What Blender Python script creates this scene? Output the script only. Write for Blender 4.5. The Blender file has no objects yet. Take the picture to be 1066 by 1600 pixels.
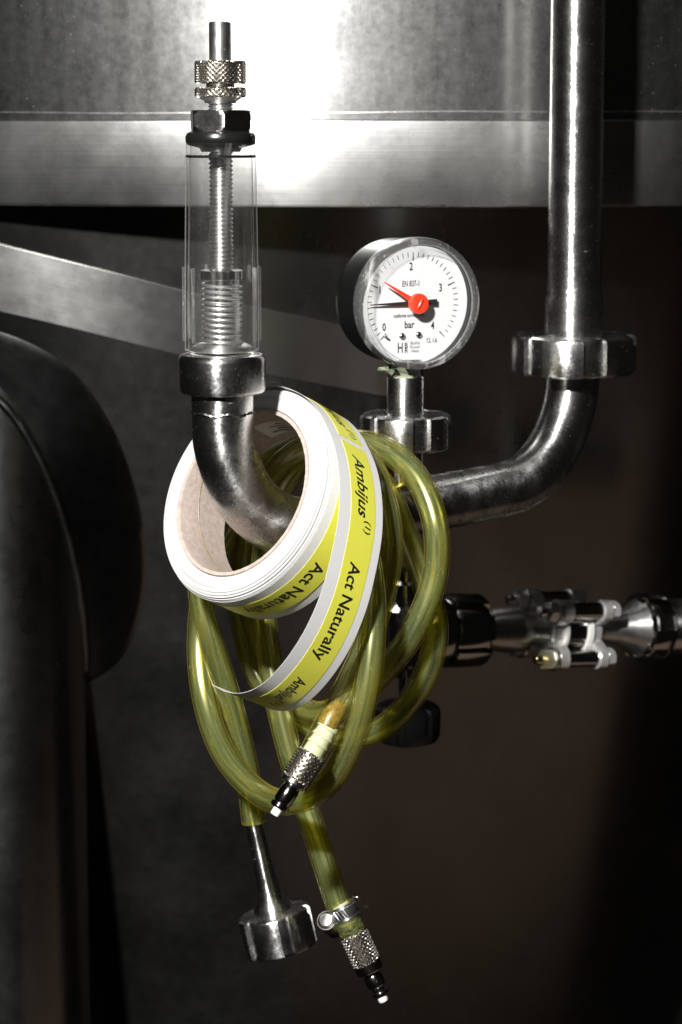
import bpy, math, random
import numpy as np
from mathutils import Vector, Matrix, noise as mnoise
random.seed(7)
D = bpy.data
SC = bpy.context.scene
COL = SC.collection
R = math.radians
pi = math.pi

# ------------------------------------------------------------------ camera
FPX, CX, CY, PITCH = 3280.0, 533.0, 603.0, R(7)
CAM = np.array([0.0, -1.0, 1.2])
cam = D.cameras.new('camera')
cam.sensor_fit = 'HORIZONTAL'; cam.sensor_width = 36
cam.lens = 36 * FPX / 1066
cam.shift_y = -(800 - CY) / 1066
cam.clip_start = 0.05; cam.clip_end = 60
cam.dof.use_dof = True; cam.dof.focus_distance = 0.935; cam.dof.aperture_fstop = 23
camo = D.objects.new('camera', cam); COL.objects.link(camo)
camo.location = CAM; camo.rotation_euler = (pi / 2 - PITCH, 0, 0)
SC.camera = camo

# ------------------------------------------------------------------ world, lamps, exposure
w = D.worlds.new('World'); SC.world = w; w.use_nodes = True
bg = w.node_tree.nodes['Background']
bg.inputs[0].default_value = (1.0, 0.93, 0.86, 1); bg.inputs[1].default_value = 0.003

def lamp(name, loc, target, sx, sy, power, col=(1, 1, 1)):
    l = D.lights.new(name, 'AREA'); l.shape = 'RECTANGLE'; l.size = sx; l.size_y = sy
    l.energy = power; l.color = col
    o = D.objects.new(name, l); COL.objects.link(o); o.location = loc
    d = Vector(target) - Vector(loc)
    o.rotation_euler = d.to_track_quat('-Z', 'Y').to_euler()
    return o
lamp('flash_lamp', (-0.31, -1.0, 1.2 + 0.45), (0.0, 0.0, 1.05), 0.07, 0.05, 27, (1.0, 0.985, 0.955))
lamp('overhead_fill', (0.5, -0.4, 3.4), (0.1, 0.0, 1.0), 1.2, 0.3, 0.8, (0.96, 0.98, 1.0))  # weak overhead fill, added so the steel has something to reflect
lamp('floor_bounce', (0.58, -0.02, 0.12), (0.30, 0.40, 0.75), 1.1, 0.6, 0.24, (1.0, 0.70, 0.50))  # unseen warm panel added low down, stands in for light bounced off the floor
SC.view_settings.view_transform = 'Standard'
SC.view_settings.look = 'None'
SC.view_settings.exposure = 0.42
SC.view_settings.gamma = 1.0
SC.view_settings.use_curve_mapping = False
SC.cycles.use_denoising = True
SC.cycles.max_bounces = 14
SC.cycles.transparent_max_bounces = 40
SC.cycles.transmission_bounces = 10
SC.cycles.glossy_bounces = 6
SC.cycles.sample_clamp_indirect = 6.0
SC.cycles.blur_glossy = 0.3

# ------------------------------------------------------------------ photograph geometry -> metres
CF = np.array([0, math.cos(PITCH), -math.sin(PITCH)])
CU = np.array([0, math.sin(PITCH), math.cos(PITCH)])
CR = np.array([1.0, 0, 0])
def ray(x, y): return CF + CR * (x - CX) / FPX - CU * (y - CY) / FPX
def W(x, y, d):
    r = ray(x, y); return CAM + r * (d / r[1])
def mpp(P):                       # metres for one photo pixel at a place
    return float((np.asarray(P) - CAM) @ CF) / FPX
def unit(v):
    v = np.asarray(v, float); return v / np.linalg.norm(v)

# ------------------------------------------------------------------ mesh helpers
ORG = {}
def root(name, loc, label, cat, group=None, kind=None):
    o = D.objects.new(name, None); COL.objects.link(o); o.location = loc
    o.empty_display_size = 0.01
    o['label'] = label; o['category'] = cat
    if group: o['group'] = group
    ORG[o.name] = np.asarray(loc, float)
    return o
def build(name, V, F, mat, parent=None, uv=None, smooth=True, sharp=35, label=None):
    V = np.asarray(V, float)
    L = ORG[parent.name] if parent else np.zeros(3)
    me = D.meshes.new(name)
    me.from_pydata((V - L).tolist(), [], F)
    if uv is not None:
        lay = me.uv_layers.new(name='UVMap')
        flat = [c for f in uv for p in f for c in p]
        lay.data.foreach_set('uv', flat)
    me.validate()
    if smooth:
        me.shade_smooth(); me.set_sharp_from_angle(angle=R(sharp))
    if mat: me.materials.append(mat)
    o = D.objects.new(name, me); COL.objects.link(o)
    if parent:
        o.parent = parent
        ORG[o.name] = L
    if label: o['label'] = label
    return o
def join(*parts):                 # several (V,F[,uv]) -> one
    V, F, UV = [], [], []
    n = 0; anyuv = any(len(p) > 2 and p[2] is not None for p in parts)
    for p in parts:
        V.append(np.asarray(p[0], float)); F += [tuple(i + n for i in f) for f in p[1]]
        if anyuv:
            UV += p[2] if len(p) > 2 and p[2] is not None else [[(0, 0)] * len(f) for f in p[1]]
        n += len(p[0])
    return np.concatenate(V), F, (UV if anyuv else None)
def grid(P, wrap=True, capa=False, capb=False, wrapv=False):
    """P[row][col] points; rows go along v, columns round u"""
    P = np.asarray(P, float); nv, nu = P.shape[:2]
    V = P.reshape(-1, 3); F = []; UV = []
    ju = nu if wrap else nu - 1; jv = nv if wrapv else nv - 1
    for i in range(jv):
        i2 = (i + 1) % nv
        for j in range(ju):
            j2 = (j + 1) % nu
            F.append((i * nu + j, i * nu + j2, i2 * nu + j2, i2 * nu + j))
            u0, u1 = j / ju, (j + 1) / ju; v0, v1 = i / max(jv, 1), (i + 1) / max(jv, 1)
            UV.append([(u0, v0), (u1, v0), (u1, v1), (u0, v1)])
    if capa:
        F.append(tuple(range(nu))[::-1]); UV.append([(0.5, 0)] * nu)
    if capb:
        F.append(tuple((nv - 1) * nu + j for j in range(nu))); UV.append([(0.5, 1)] * nu)
    return V, F, UV
def frame(A, ref=(0, 0, 1)):
    A = unit(A); ref = np.asarray(ref, float)
    if abs(A @ unit(ref)) > 0.95: ref = np.array([1.0, 0, 0])
    X = unit(np.cross(ref, A)); Y = np.cross(A, X)
    return X, Y, A
def lathe(prof, O, A=(0, 0, 1), seg=48, capa=True, capb=True, fr=None, rfun=None):
    X, Y, A = fr if fr else frame(A)
    rows = []
    for k, (r, z) in enumerate(prof):
        rows.append([O + A * z + (X * math.cos(t) + Y * math.sin(t)) * (r if rfun is None else r + rfun(t, z))
                     for t in (2 * pi * j / seg for j in range(seg))])
    return grid(rows, True, capa, capb)
def bev(r0, z0, z1, b, r1=None):  # bevelled cylinder profile
    r1 = r0 if r1 is None else r1
    return [(r0 - b, z0), (r0 - b * .3, z0 + b * .3), (r0, z0 + b), (r1, z1 - b), (r1 - b * .3, z1 - b * .3), (r1 - b, z1)]
def catmull(P, n=10):
    P = np.asarray(P, float); Q = np.vstack([2 * P[0] - P[1], P, 2 * P[-1] - P[-2]]); out = []
    for i in range(1, len(Q) - 2):
        p0, p1, p2, p3 = Q[i - 1:i + 3]
        def tj(a, b): return max(np.linalg.norm(b - a), 1e-9) ** 0.5
        t1 = tj(p0, p1); t2 = t1 + tj(p1, p2); t3 = t2 + tj(p2, p3)
        for k in range(n):
            t = t1 + (t2 - t1) * k / n
            a1 = (t1 - t) / t1 * p0 + t / t1 * p1
            a2 = (t2 - t) / (t2 - t1) * p1 + (t - t1) / (t2 - t1) * p2
            a3 = (t3 - t) / (t3 - t2) * p2 + (t - t2) / (t3 - t2) * p3
            b1 = (t2 - t) / t2 * a1 + t / t2 * a2
            b2 = (t3 - t) / (t3 - t1) * a2 + (t - t1) / (t3 - t1) * a3
            out.append((t2 - t) / (t2 - t1) * b1 + (t - t1) / (t2 - t1) * b2)
    out.append(P[-1]); return np.array(out)
def smooth_path(P, it=3):
    P = np.array(P)
    for _ in range(it):
        P[1:-1] = .25 * P[:-2] + .5 * P[1:-1] + .25 * P[2:]
    return P
def tube(P, r, seg=20, caps=True, squash=None):
    P = np.asarray(P, float); n = len(P)
    rr = r if hasattr(r, '__len__') else [r] * n
    T = np.gradient(P, axis=0); T /= np.linalg.norm(T, axis=1)[:, None]
    X, Y, _ = frame(T[0]); rows = []
    for i in range(n):
        X = unit(X - T[i] * (X @ T[i])); Y = np.cross(T[i], X)
        rows.append([P[i] + (X * math.cos(t) + Y * math.sin(t)) * rr[i] for t in (2 * pi * j / seg for j in range(seg))])
    return grid(rows, True, caps, caps)
def box(c, X, Y, Z, b=0.0):
    """box with half-axis vectors X, Y, Z, chamfered by fraction-free metres b on the vertical edges"""
    c = np.asarray(c, float); X, Y, Z = (np.asarray(v, float) for v in (X, Y, Z))
    if b <= 0:
        V = [c + a * X + e * Y + g * Z for g in (-1, 1) for a, e in ((-1, -1), (1, -1), (1, 1), (-1, 1))]
        F = [(3, 2, 1, 0), (4, 5, 6, 7), (0, 1, 5, 4), (1, 2, 6, 5), (2, 3, 7, 6), (3, 0, 4, 7)]
        return V, F, None
    bx, by, bz = b / np.linalg.norm(X), b / np.linalg.norm(Y), b / np.linalg.norm(Z)
    rows = []
    for g, s in ((-1, 1), (-1 + bz, 0), (1 - bz, 0), (1, 1)):
        ex, ey = 1 - s * bx, 1 - s * by
        pts = []
        for a, e, o in ((-1, -1, 0), (1, -1, 1), (1, 1, 0), (-1, 1, 1)):
            p = [(a * ex, e * (ey - by)), (a * (ex - bx), e * ey)]
            if o: p = p[::-1]
            pts += p
        rows.append([c + q[0] * X + q[1] * Y + g * Z for q in pts])
    return grid(rows, True, True, True)
def text2d(body, size=1.0, shear=0.0, align='CENTER', sx=1.0, bold=0.0, res=3, space=1.0):
    cu = D.curves.new('lettering', 'FONT'); cu.body = body; cu.size = size; cu.shear = shear
    cu.align_x = align; cu.align_y = 'CENTER'; cu.resolution_u = res; cu.offset = bold; cu.space_character = space
    cu.fill_mode = 'FRONT'
    o = D.objects.new('lettering_tmp', cu); COL.objects.link(o)
    dg = bpy.context.evaluated_depsgraph_get(); dg.update()
    me = o.evaluated_get(dg).to_mesh()
    V = [(v.co.x * sx, v.co.y) for v in me.vertices]; F = [tuple(p.vertices) for p in me.polygons]
    o.evaluated_get(dg).to_mesh_clear()
    D.objects.remove(o); D.curves.remove(cu)
    return V, F

# ------------------------------------------------------------------ materials
def nodemat(name):
    m = D.materials.new(name); m.use_nodes = True
    nt = m.node_tree; b = nt.nodes['Principled BSDF']
    return m, nt, b
def N(nt, kind, **kw):
    n = nt.nodes.new(kind)
    for k, v in kw.items(): setattr(n, k, v)
    return n
def ramp(nt, src, p0, p1, c0=(0, 0, 0, 1), c1=(1, 1, 1, 1)):
    r = N(nt, 'ShaderNodeValToRGB'); e = r.color_ramp.elements
    e[0].position = p0; e[1].position = p1; e[0].color = c0; e[1].color = c1
    nt.links.new(src, r.inputs[0]); return r.outputs[0]
def mrange(nt, src, a, b, c, d):
    r = N(nt, 'ShaderNodeMapRange'); r.inputs[1].default_value = a; r.inputs[2].default_value = b
    r.inputs[3].default_value = c; r.inputs[4].default_value = d
    nt.links.new(src, r.inputs[0]); return r.outputs[0]
def noise(nt, scale, detail=4, rough=.55, coord='Object', stretch=None, dist=0.0):
    tc = N(nt, 'ShaderNodeTexCoord'); out = tc.outputs[coord]
    if stretch:
        mp = N(nt, 'ShaderNodeMapping'); mp.inputs['Scale'].default_value = stretch
        nt.links.new(out, mp.inputs[0]); out = mp.outputs[0]
    n = N(nt, 'ShaderNodeTexNoise'); n.inputs['Scale'].default_value = scale
    n.inputs['Detail'].default_value = detail; n.inputs['Roughness'].default_value = rough
    n.inputs['Distortion'].default_value = dist
    nt.links.new(out, n.inputs['Vector']); return n.outputs[0]
def math_n(nt, op, a, b):
    n = N(nt, 'ShaderNodeMath', operation=op)
    for i, s in enumerate((a, b)):
        if isinstance(s, (int, float)): n.inputs[i].default_value = s
        else: nt.links.new(s, n.inputs[i])
    return n.outputs[0]
def bump(nt, b, h, strength, dist):
    bp = N(nt, 'ShaderNodeBump'); bp.inputs['Strength'].default_value = strength
    bp.inputs['Distance'].default_value = dist
    nt.links.new(h, bp.inputs['Height']); nt.links.new(bp.outputs[0], b.inputs['Normal'])
    return bp
def steel(name, base=(.55, .54, .525), rough=(.16, .34), aniso=.7, rot=.25, cloud=55, specks=.10,
          ring=(1.5, 90), scratch=.25, sdist=.00008, radial=None, stretch=None, lobe=None, worms=.6, grain=0):
    m, nt, b = nodemat(name)
    b.inputs['Metallic'].default_value = 1
    b.inputs['Anisotropic'].default_value = aniso
    b.inputs['Anisotropic Rotation'].default_value = rot
    tg = N(nt, 'ShaderNodeTangent')
    if radial: tg.direction_type = 'RADIAL'; tg.axis = radial
    else: tg.direction_type = 'UV_MAP'; tg.uv_map = 'UVMap'
    nt.links.new(tg.outputs[0], b.inputs['Tangent'])
    c = noise(nt, cloud, 6, .62)
    fine = noise(nt, cloud * 9, 3, .6)
    rr = math_n(nt, 'ADD', math_n(nt, 'MULTIPLY', c, .7), math_n(nt, 'MULTIPLY', fine, .3))
    nt.links.new(mrange(nt, rr, .34, .66, rough[0], rough[1]), b.inputs['Roughness'])
    # dull specks of dust and dried droplets
    sp = ramp(nt, noise(nt, 780, 3, .6), .68, .74)
    sp2 = ramp(nt, c, .42, .62)
    spm = math_n(nt, 'MULTIPLY', math_n(nt, 'MULTIPLY', sp, sp2), specks * 5)
    mx = N(nt, 'ShaderNodeMixRGB'); mx.inputs[1].default_value = (*base, 1); mx.inputs[2].default_value = (.62, .6, .57, 1)
    nt.links.new(spm, mx.inputs[0]); nt.links.new(mx.outputs[0], b.inputs['Base Color'])
    nt.links.new(math_n(nt, 'SUBTRACT', 1.0, spm), b.inputs['Metallic'])
    # fine polishing lines
    ln = noise(nt, 1.0, 4, .7, 'UV' if not stretch else 'Object', stretch or (ring[0], ring[1], 1))
    sc = noise(nt, 130, 3, .7, 'Object', (1, 1, .25), 1.2)
    h = math_n(nt, 'ADD', ln, math_n(nt, 'MULTIPLY', ramp(nt, sc, .60, .64), worms))
    if grain:
        h = math_n(nt, 'ADD', h, math_n(nt, 'MULTIPLY', noise(nt, 1100, 2, .6), grain))
        h = math_n(nt, 'ADD', h, math_n(nt, 'MULTIPLY', ramp(nt, noise(nt, 150, 5, .7), .45, .62), grain * 1.2))
    bp = bump(nt, b, h, scratch, sdist)
    if lobe:                                  # second, broad lobe of a dulled sheet
        g2 = N(nt, 'ShaderNodeBsdfGlossy'); g2.inputs['Roughness'].default_value = lobe[1]
        cm = math_n(nt, 'ADD', math_n(nt, 'MULTIPLY', noise(nt, lobe[3], 8, .72), .6), math_n(nt, 'MULTIPLY', noise(nt, lobe[3] * .5, 4, .65, 'Object', (1, 1, .10)), .4))
        k2 = lobe[2]
        nt.links.new(ramp(nt, cm, .36, .64, (k2 * .38, k2 * .38, k2 * .37, 1), (k2, k2, k2 * .985, 1)), g2.inputs[0])
        nt.links.new(bp.outputs[0], g2.inputs['Normal'])
        ms = N(nt, 'ShaderNodeMixShader'); ms.inputs[0].default_value = lobe[0]
        nt.links.new(b.outputs[0], ms.inputs[1]); nt.links.new(g2.outputs[0], ms.inputs[2])
        nt.links.new(ms.outputs[0], nt.nodes['Material Output'].inputs[0])
    return m
M = {}
M['pipe'] = steel('polished_pipe_steel', (.68, .67, .655), (.14, .38), .90, worms=.5, grain=.8, cloud=75, scratch=.35, lobe=(.09, .36, 1.0, 130))
M['nut'] = steel('turned_nut_steel', (.70, .69, .675), (.13, .36), .90, specks=.10, worms=.5, grain=.7, cloud=80, scratch=.32, lobe=(.09, .35, 1.0, 140))
M['satin'] = steel('satin_steel', (.66, .65, .63), (.30, .44), .85, specks=.12, cloud=80, lobe=(.25, .48, .95, 160))
M['chrome'] = steel('dark_chrome', (.50, .49, .475), (.10, .22), .3, specks=.05, cloud=90, scratch=.12)
M['bright'] = steel('nickel_plate', (.72, .69, .64), (.16, .28), .2, specks=.02, scratch=.1)
M['spring'] = steel('spring_steel', (.66, .65, .64), (.20, .30), .0, specks=.02, scratch=.08, lobe=(.4, .5, 1.0, 200))
M['dull'] = steel('cast_steel', (.62, .61, .60), (.34, .46), .2, specks=.1, cloud=120)
M['blasted'] = None
M['jacket'] = steel('jacket_sheet_steel', (.46, .455, .445), (.20, .32), .85, .25, cloud=38, specks=.22,
                    stretch=(14, 14, 300), scratch=.10, sdist=.00010, lobe=(.5, .36, .36, 190), worms=.1, grain=.3)
M['band'] = steel('brushed_band_steel', (.58, .575, .565), (.24, .32), .85, .25, cloud=14, specks=.04,
                  stretch=(5, 5, 520), scratch=.55, sdist=.00012, lobe=(.55, .39, .66, 26), worms=0)
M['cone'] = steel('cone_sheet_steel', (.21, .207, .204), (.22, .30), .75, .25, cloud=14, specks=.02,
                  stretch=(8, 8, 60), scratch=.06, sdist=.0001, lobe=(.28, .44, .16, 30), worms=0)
M['weldband'] = steel('ground_weld_steel', (.70, .695, .68), (.26, .34), .88, .25, cloud=12, specks=.03,
                      ring=(3, 45), scratch=.45, sdist=.00015, lobe=(.12, .50, .5, 22), worms=0)
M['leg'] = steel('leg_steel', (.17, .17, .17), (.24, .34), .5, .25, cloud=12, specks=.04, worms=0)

def simple(name, col, rough=.5, metal=0, spec=.5, coat=0, nscale=None, namp=.15, bscale=None, bdist=.0001, bstr=.3, sheen=0):
    m, nt, b = nodemat(name)
    b.inputs['Roughness'].default_value = rough; b.inputs['Metallic'].default_value = metal
    b.inputs['Specular IOR Level'].default_value = spec; b.inputs['Coat Weight'].default_value = coat
    b.inputs['Base Color'].default_value = (*col, 1)
    if nscale:
        n = noise(nt, nscale, 5, .6)
        a = tuple(max(0, c * (1 - namp)) for c in col); z = tuple(min(1, c * (1 + namp)) for c in col)
        nt.links.new(ramp(nt, n, .3, .7, (*a, 1), (*z, 1)), b.inputs['Base Color'])
    if bscale: bump(nt, b, noise(nt, bscale, 4, .6), bstr, bdist)
    return m
M['blasted'] = simple('blasted_steel', (.78, .775, .76), .34, metal=.72, nscale=300, namp=.15, bscale=700, bdist=.0001)
M['paper'] = simple('liner_paper', (.70, .695, .685), .55, nscale=900, namp=.05, bscale=1400, bdist=.00004)
M['papergrey'] = simple('liner_backing', (.60, .60, .595), .5, nscale=700, namp=.06, bscale=1200, bdist=.00004)
M['ink'] = simple('black_ink', (.012, .012, .012), .45)
M['greyink'] = simple('grey_ink', (.22, .22, .22), .5)
M['red'] = simple('red_plastic', (.80, .045, .012), .28, coat=.3)
M['black'] = simple('black_enamel', (.006, .006, .006), .26, spec=.3, nscale=500, namp=.3, bscale=700, bdist=.00003)
M['plastic'] = simple('black_plastic', (.004, .004, .004), .22, spec=.3, bscale=500, bdist=.00006)
M['rubber'] = simple('black_rubber', (.008, .008, .008), .25)
M['dial'] = simple('dial_white', (.68, .685, .69), .6, nscale=140, namp=.02)
M['white'] = simple('white_nylon', (.80, .80, .78), .4)
M['gasket'] = simple('white_gasket', (.75, .74, .71), .5, nscale=300, namp=.1)
M['seal'] = simple('thread_seal_tape', (.22, .25, .17), .6, nscale=300, namp=.3, bscale=400, bdist=.0004, bstr=.7)
M['bore'] = simple('hose_residue', (.20, .125, .012), .35, nscale=600, namp=.5, bscale=700, bdist=.0003, bstr=.8)

# cardboard core
m, nt, b = nodemat('cardboard')
n = noise(nt, 420, 6, .7); nt.links.new(ramp(nt, n, .25, .75, (.30, .235, .20, 1), (.52, .44, .39, 1)), b.inputs['Base Color'])
b.inputs['Roughness'].default_value = .85; bump(nt, b, noise(nt, 900, 5, .7), .5, .0002); M['card'] = m
# the wound side of the roll: fine rings of paper edge
m, nt, b = nodemat('wound_paper_edge')
tc = N(nt, 'ShaderNodeTexCoord'); sp = N(nt, 'ShaderNodeSeparateXYZ'); nt.links.new(tc.outputs['UV'], sp.inputs[0])
nn = N(nt, 'ShaderNodeTexNoise'); nn.noise_dimensions = '2D'; nn.inputs['Scale'].default_value = 1; nn.inputs['Detail'].default_value = 3
mp = N(nt, 'ShaderNodeMapping'); mp.inputs['Scale'].default_value = (5, 120, 1)
nt.links.new(tc.outputs['UV'], mp.inputs[0]); nt.links.new(mp.outputs[0], nn.inputs['Vector'])
nt.links.new(ramp(nt, nn.outputs[0], .36, .58, (.34, .33, .33, 1), (.58, .575, .565, 1)), b.inputs['Base Color'])
b.inputs['Roughness'].default_value = .6; bump(nt, b, nn.outputs[0], .35, .0003); M['edge'] = m
# yellow label stock with its faint guilloche
m, nt, b = nodemat('yellow_label')
tc = N(nt, 'ShaderNodeTexCoord'); wv = N(nt, 'ShaderNodeTexWave'); wv.inputs['Scale'].default_value = 26
wv.inputs['Distortion'].default_value = 5; wv.inputs['Detail'].default_value = 1; wv.inputs['Detail Scale'].default_value = 2.0
mp = N(nt, 'ShaderNodeMapping'); mp.inputs['Scale'].default_value = (.35, 6, 1); mp.inputs['Rotation'].default_value = (0, 0, .6)
nt.links.new(tc.outputs['UV'], mp.inputs[0]); nt.links.new(mp.outputs[0], wv.inputs['Vector'])
nt.links.new(ramp(nt, wv.outputs[1], .25, .8, (.70, .69, .025, 1), (.74, .73, .14, 1)), b.inputs['Base Color'])
b.inputs['Roughness'].default_value = .42; bump(nt, b, noise(nt, 1500, 3, .6), .2, .00003); M['yellow'] = m
# clear plastic: straight-through light plus a fresnel sheen and fine scratches
def clear(name, tint=(.95, .955, .95), ior=1.49, rough=.03, haze=.03, edge=.45, rimlight=0):
    m, nt, b = nodemat(name); nt.nodes.remove(b)
    out = nt.nodes['Material Output']
    tr = N(nt, 'ShaderNodeBsdfTransparent'); lw = N(nt, 'ShaderNodeLayerWeight'); lw.inputs[0].default_value = .5
    r_ = N(nt, 'ShaderNodeValToRGB'); e_ = r_.color_ramp.elements; nt.links.new(lw.outputs['Facing'], r_.inputs[0])
    e_[0].position = .6; e_[0].color = (*tint, 1); e_[1].position = .97; e_[1].color = tuple(c * edge for c in tint) + (1,)
    nt.links.new(r_.outputs[0], tr.inputs[0])     # longer way through the wall at a glancing angle
    gl = N(nt, 'ShaderNodeBsdfGlossy'); gl.inputs['Roughness'].default_value = rough; gl.inputs[0].default_value = (1, 1, 1, 1)
    fr = N(nt, 'ShaderNodeFresnel'); fr.inputs[0].default_value = ior
    ge = N(nt, 'ShaderNodeNewGeometry')      # a pane without refraction mirrors only at its outer faces
    mx = N(nt, 'ShaderNodeMixShader'); nt.links.new(math_n(nt, 'MULTIPLY', fr.outputs[0], math_n(nt, 'SUBTRACT', 1.0, ge.outputs['Backfacing'])), mx.inputs[0])
    nt.links.new(tr.outputs[0], mx.inputs[1]); nt.links.new(gl.outputs[0], mx.inputs[2])
    df = N(nt, 'ShaderNodeBsdfDiffuse'); df.inputs[0].default_value = (.7, .7, .68, 1)
    mx2 = N(nt, 'ShaderNodeMixShader')
    sc = ramp(nt, noise(nt, 90, 3, .6, 'Object', (1, 1, .12), .8), .60, .68)
    spk = ramp(nt, noise(nt, 700, 2, .5), .66, .72)
    hz = math_n(nt, 'ADD', math_n(nt, 'MULTIPLY', math_n(nt, 'MAXIMUM', sc, spk), haze * 3.0), haze * .5)
    if rimlight: hz = math_n(nt, 'ADD', hz, ramp(nt, lw.outputs['Facing'], .70, 1.0, (0, 0, 0, 1), (rimlight,) * 3 + (1,)))
    nt.links.new(hz, mx2.inputs[0]); nt.links.new(mx.outputs[0], mx2.inputs[1]); nt.links.new(df.outputs[0], mx2.inputs[2])
    nt.links.new(mx2.outputs[0], out.inputs[0]); return m
M['clear'] = clear('clear_acrylic', (.975, .98, .975), 1.55, .04, .012, .30)
M['ribclear'] = clear('clear_acrylic_rib', (.95, .955, .95), 1.6, .10, .07, .7, .5)
M['insert'] = simple('pearly_insert', (.56, .60, .50), .18, coat=.6, nscale=200, namp=.15)
M['lens'] = clear('gauge_lens', (.985, .985, .985), 1.4, .02, .008)
M['rim'] = clear('gauge_lens_rim', (.93, .935, .935), 1.65, .08, .10)
M['acrylic'] = clear('acrylic_tube', (.99, .99, .988), 1.6, .05, .014, .80, .34)
nt = M['acrylic'].node_tree; o_ = nt.nodes['Material Output']; prev = o_.inputs[0].links[0].from_socket
gb_ = N(nt, 'ShaderNodeBsdfGlass'); gb_.inputs['IOR'].default_value = 1.49; gb_.inputs['Roughness'].default_value = .01; gb_.inputs[0].default_value = (.985, .99, .985, 1)
ms_ = N(nt, 'ShaderNodeMixShader'); ms_.inputs[0].default_value = .05
nt.links.new(prev, ms_.inputs[1]); nt.links.new(gb_.outputs[0], ms_.inputs[2]); nt.links.new(ms_.outputs[0], o_.inputs[0])
# translucent yellow-green hose: a clear tinted wall round a streaky, cloudy bore
def hose_wall_mat(name):
    m, nt, b = nodemat(name); nt.nodes.remove(b); out = nt.nodes['Material Output']
    tr = N(nt, 'ShaderNodeBsdfTransparent'); lw = N(nt, 'ShaderNodeLayerWeight'); lw.inputs[0].default_value = .5
    r_ = N(nt, 'ShaderNodeValToRGB'); e_ = r_.color_ramp.elements; nt.links.new(lw.outputs['Facing'], r_.inputs[0])
    e_[0].position = .3; e_[0].color = (.97, .96, .82, 1); e_[1].position = .95; e_[1].color = (.78, .68, .18, 1)
    nt.links.new(r_.outputs[0], tr.inputs[0])
    gl = N(nt, 'ShaderNodeBsdfGlossy'); gl.inputs['Roughness'].default_value = .12; gl.inputs[0].default_value = (1, 1, 1, 1)
    bp = N(nt, 'ShaderNodeBump'); bp.inputs['Strength'].default_value = .25; bp.inputs['Distance'].default_value = .0003
    nt.links.new(noise(nt, 260, 4, .65, 'Object', None, .4), bp.inputs['Height']); nt.links.new(bp.outputs[0], gl.inputs['Normal'])
    fr = N(nt, 'ShaderNodeFresnel'); fr.inputs[0].default_value = 1.5; ge = N(nt, 'ShaderNodeNewGeometry')
    mx = N(nt, 'ShaderNodeMixShader')
    nt.links.new(math_n(nt, 'MULTIPLY', fr.outputs[0], math_n(nt, 'SUBTRACT', 1.0, ge.outputs['Backfacing'])), mx.inputs[0])
    nt.links.new(tr.outputs[0], mx.inputs[1]); nt.links.new(gl.outputs[0], mx.inputs[2])
    df = N(nt, 'ShaderNodeBsdfDiffuse'); nt.links.new(ramp(nt, lw.outputs['Facing'], .35, .85, (.42, .46, .26, 1), (.62, .50, .05, 1)), df.inputs[0])
    mx2 = N(nt, 'ShaderNodeMixShader')
    spk = ramp(nt, noise(nt, 900, 2, .5), .66, .72)
    gz_ = ramp(nt, lw.outputs['Facing'], .62, 1.0, (0, 0, 0, 1), (.42, .42, .42, 1))   # wall seen edge-on scatters more
    nt.links.new(math_n(nt, 'ADD', math_n(nt, 'ADD', math_n(nt, 'MULTIPLY', spk, .25), .035), gz_), mx2.inputs[0])
    nt.links.new(mx.outputs[0], mx2.inputs[1]); nt.links.new(df.outputs[0], mx2.inputs[2])
    nt.links.new(mx2.outputs[0], out.inputs[0]); return m
def hose_bore_mat(name):
    m, nt, b = nodemat(name); nt.nodes.remove(b); out = nt.nodes['Material Output']
    st = noise(nt, 1.0, 3, .6, 'UV', (15, 18, 1)); st2 = noise(nt, 1.0, 3, .6, 'UV', (8, 10, 1))
    col = N(nt, 'ShaderNodeValToRGB'); nt.links.new(st, col.inputs[0]); e = col.color_ramp.elements
    e[0].position = .36; e[0].color = (.055, .12, .075, 1); e[1].position = .66; e[1].color = (.56, .44, .03, 1)
    k = e.new(.47); k.color = (.20, .28, .10, 1); k = e.new(.56); k.color = (.42, .48, .22, 1)
    df = N(nt, 'ShaderNodeBsdfDiffuse'); nt.links.new(col.outputs[0], df.inputs[0])
    tl = N(nt, 'ShaderNodeBsdfTranslucent'); nt.links.new(col.outputs[0], tl.inputs[0])
    m1 = N(nt, 'ShaderNodeMixShader'); m1.inputs[0].default_value = .35; nt.links.new(df.outputs[0], m1.inputs[1]); nt.links.new(tl.outputs[0], m1.inputs[2])
    gl = N(nt, 'ShaderNodeBsdfGlossy'); gl.inputs['Roughness'].default_value = .30; gl.inputs[0].default_value = (.92, .94, .70, 1)
    m2 = N(nt, 'ShaderNodeMixShader'); nt.links.new(ramp(nt, st2, .42, .68, (.22, .22, .22, 1), (.80, .80, .80, 1)), m2.inputs[0]); nt.links.new(m1.outputs[0], m2.inputs[1]); nt.links.new(gl.outputs[0], m2.inputs[2])
    tr = N(nt, 'ShaderNodeBsdfTransparent'); tr.inputs[0].default_value = (.88, .82, .34, 1)
    m3 = N(nt, 'ShaderNodeMixShader'); nt.links.new(ramp(nt, st2, .35, .62, (.82, .82, .82, 1), (.40, .40, .40, 1)), m3.inputs[0])
    nt.links.new(m2.outputs[0], m3.inputs[1]); nt.links.new(tr.outputs[0], m3.inputs[2]); nt.links.new(m3.outputs[0], out.inputs[0]); return m
M['hose'] = hose_wall_mat('hose_wall'); M['hosecore'] = hose_bore_mat('hose_bore')

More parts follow.
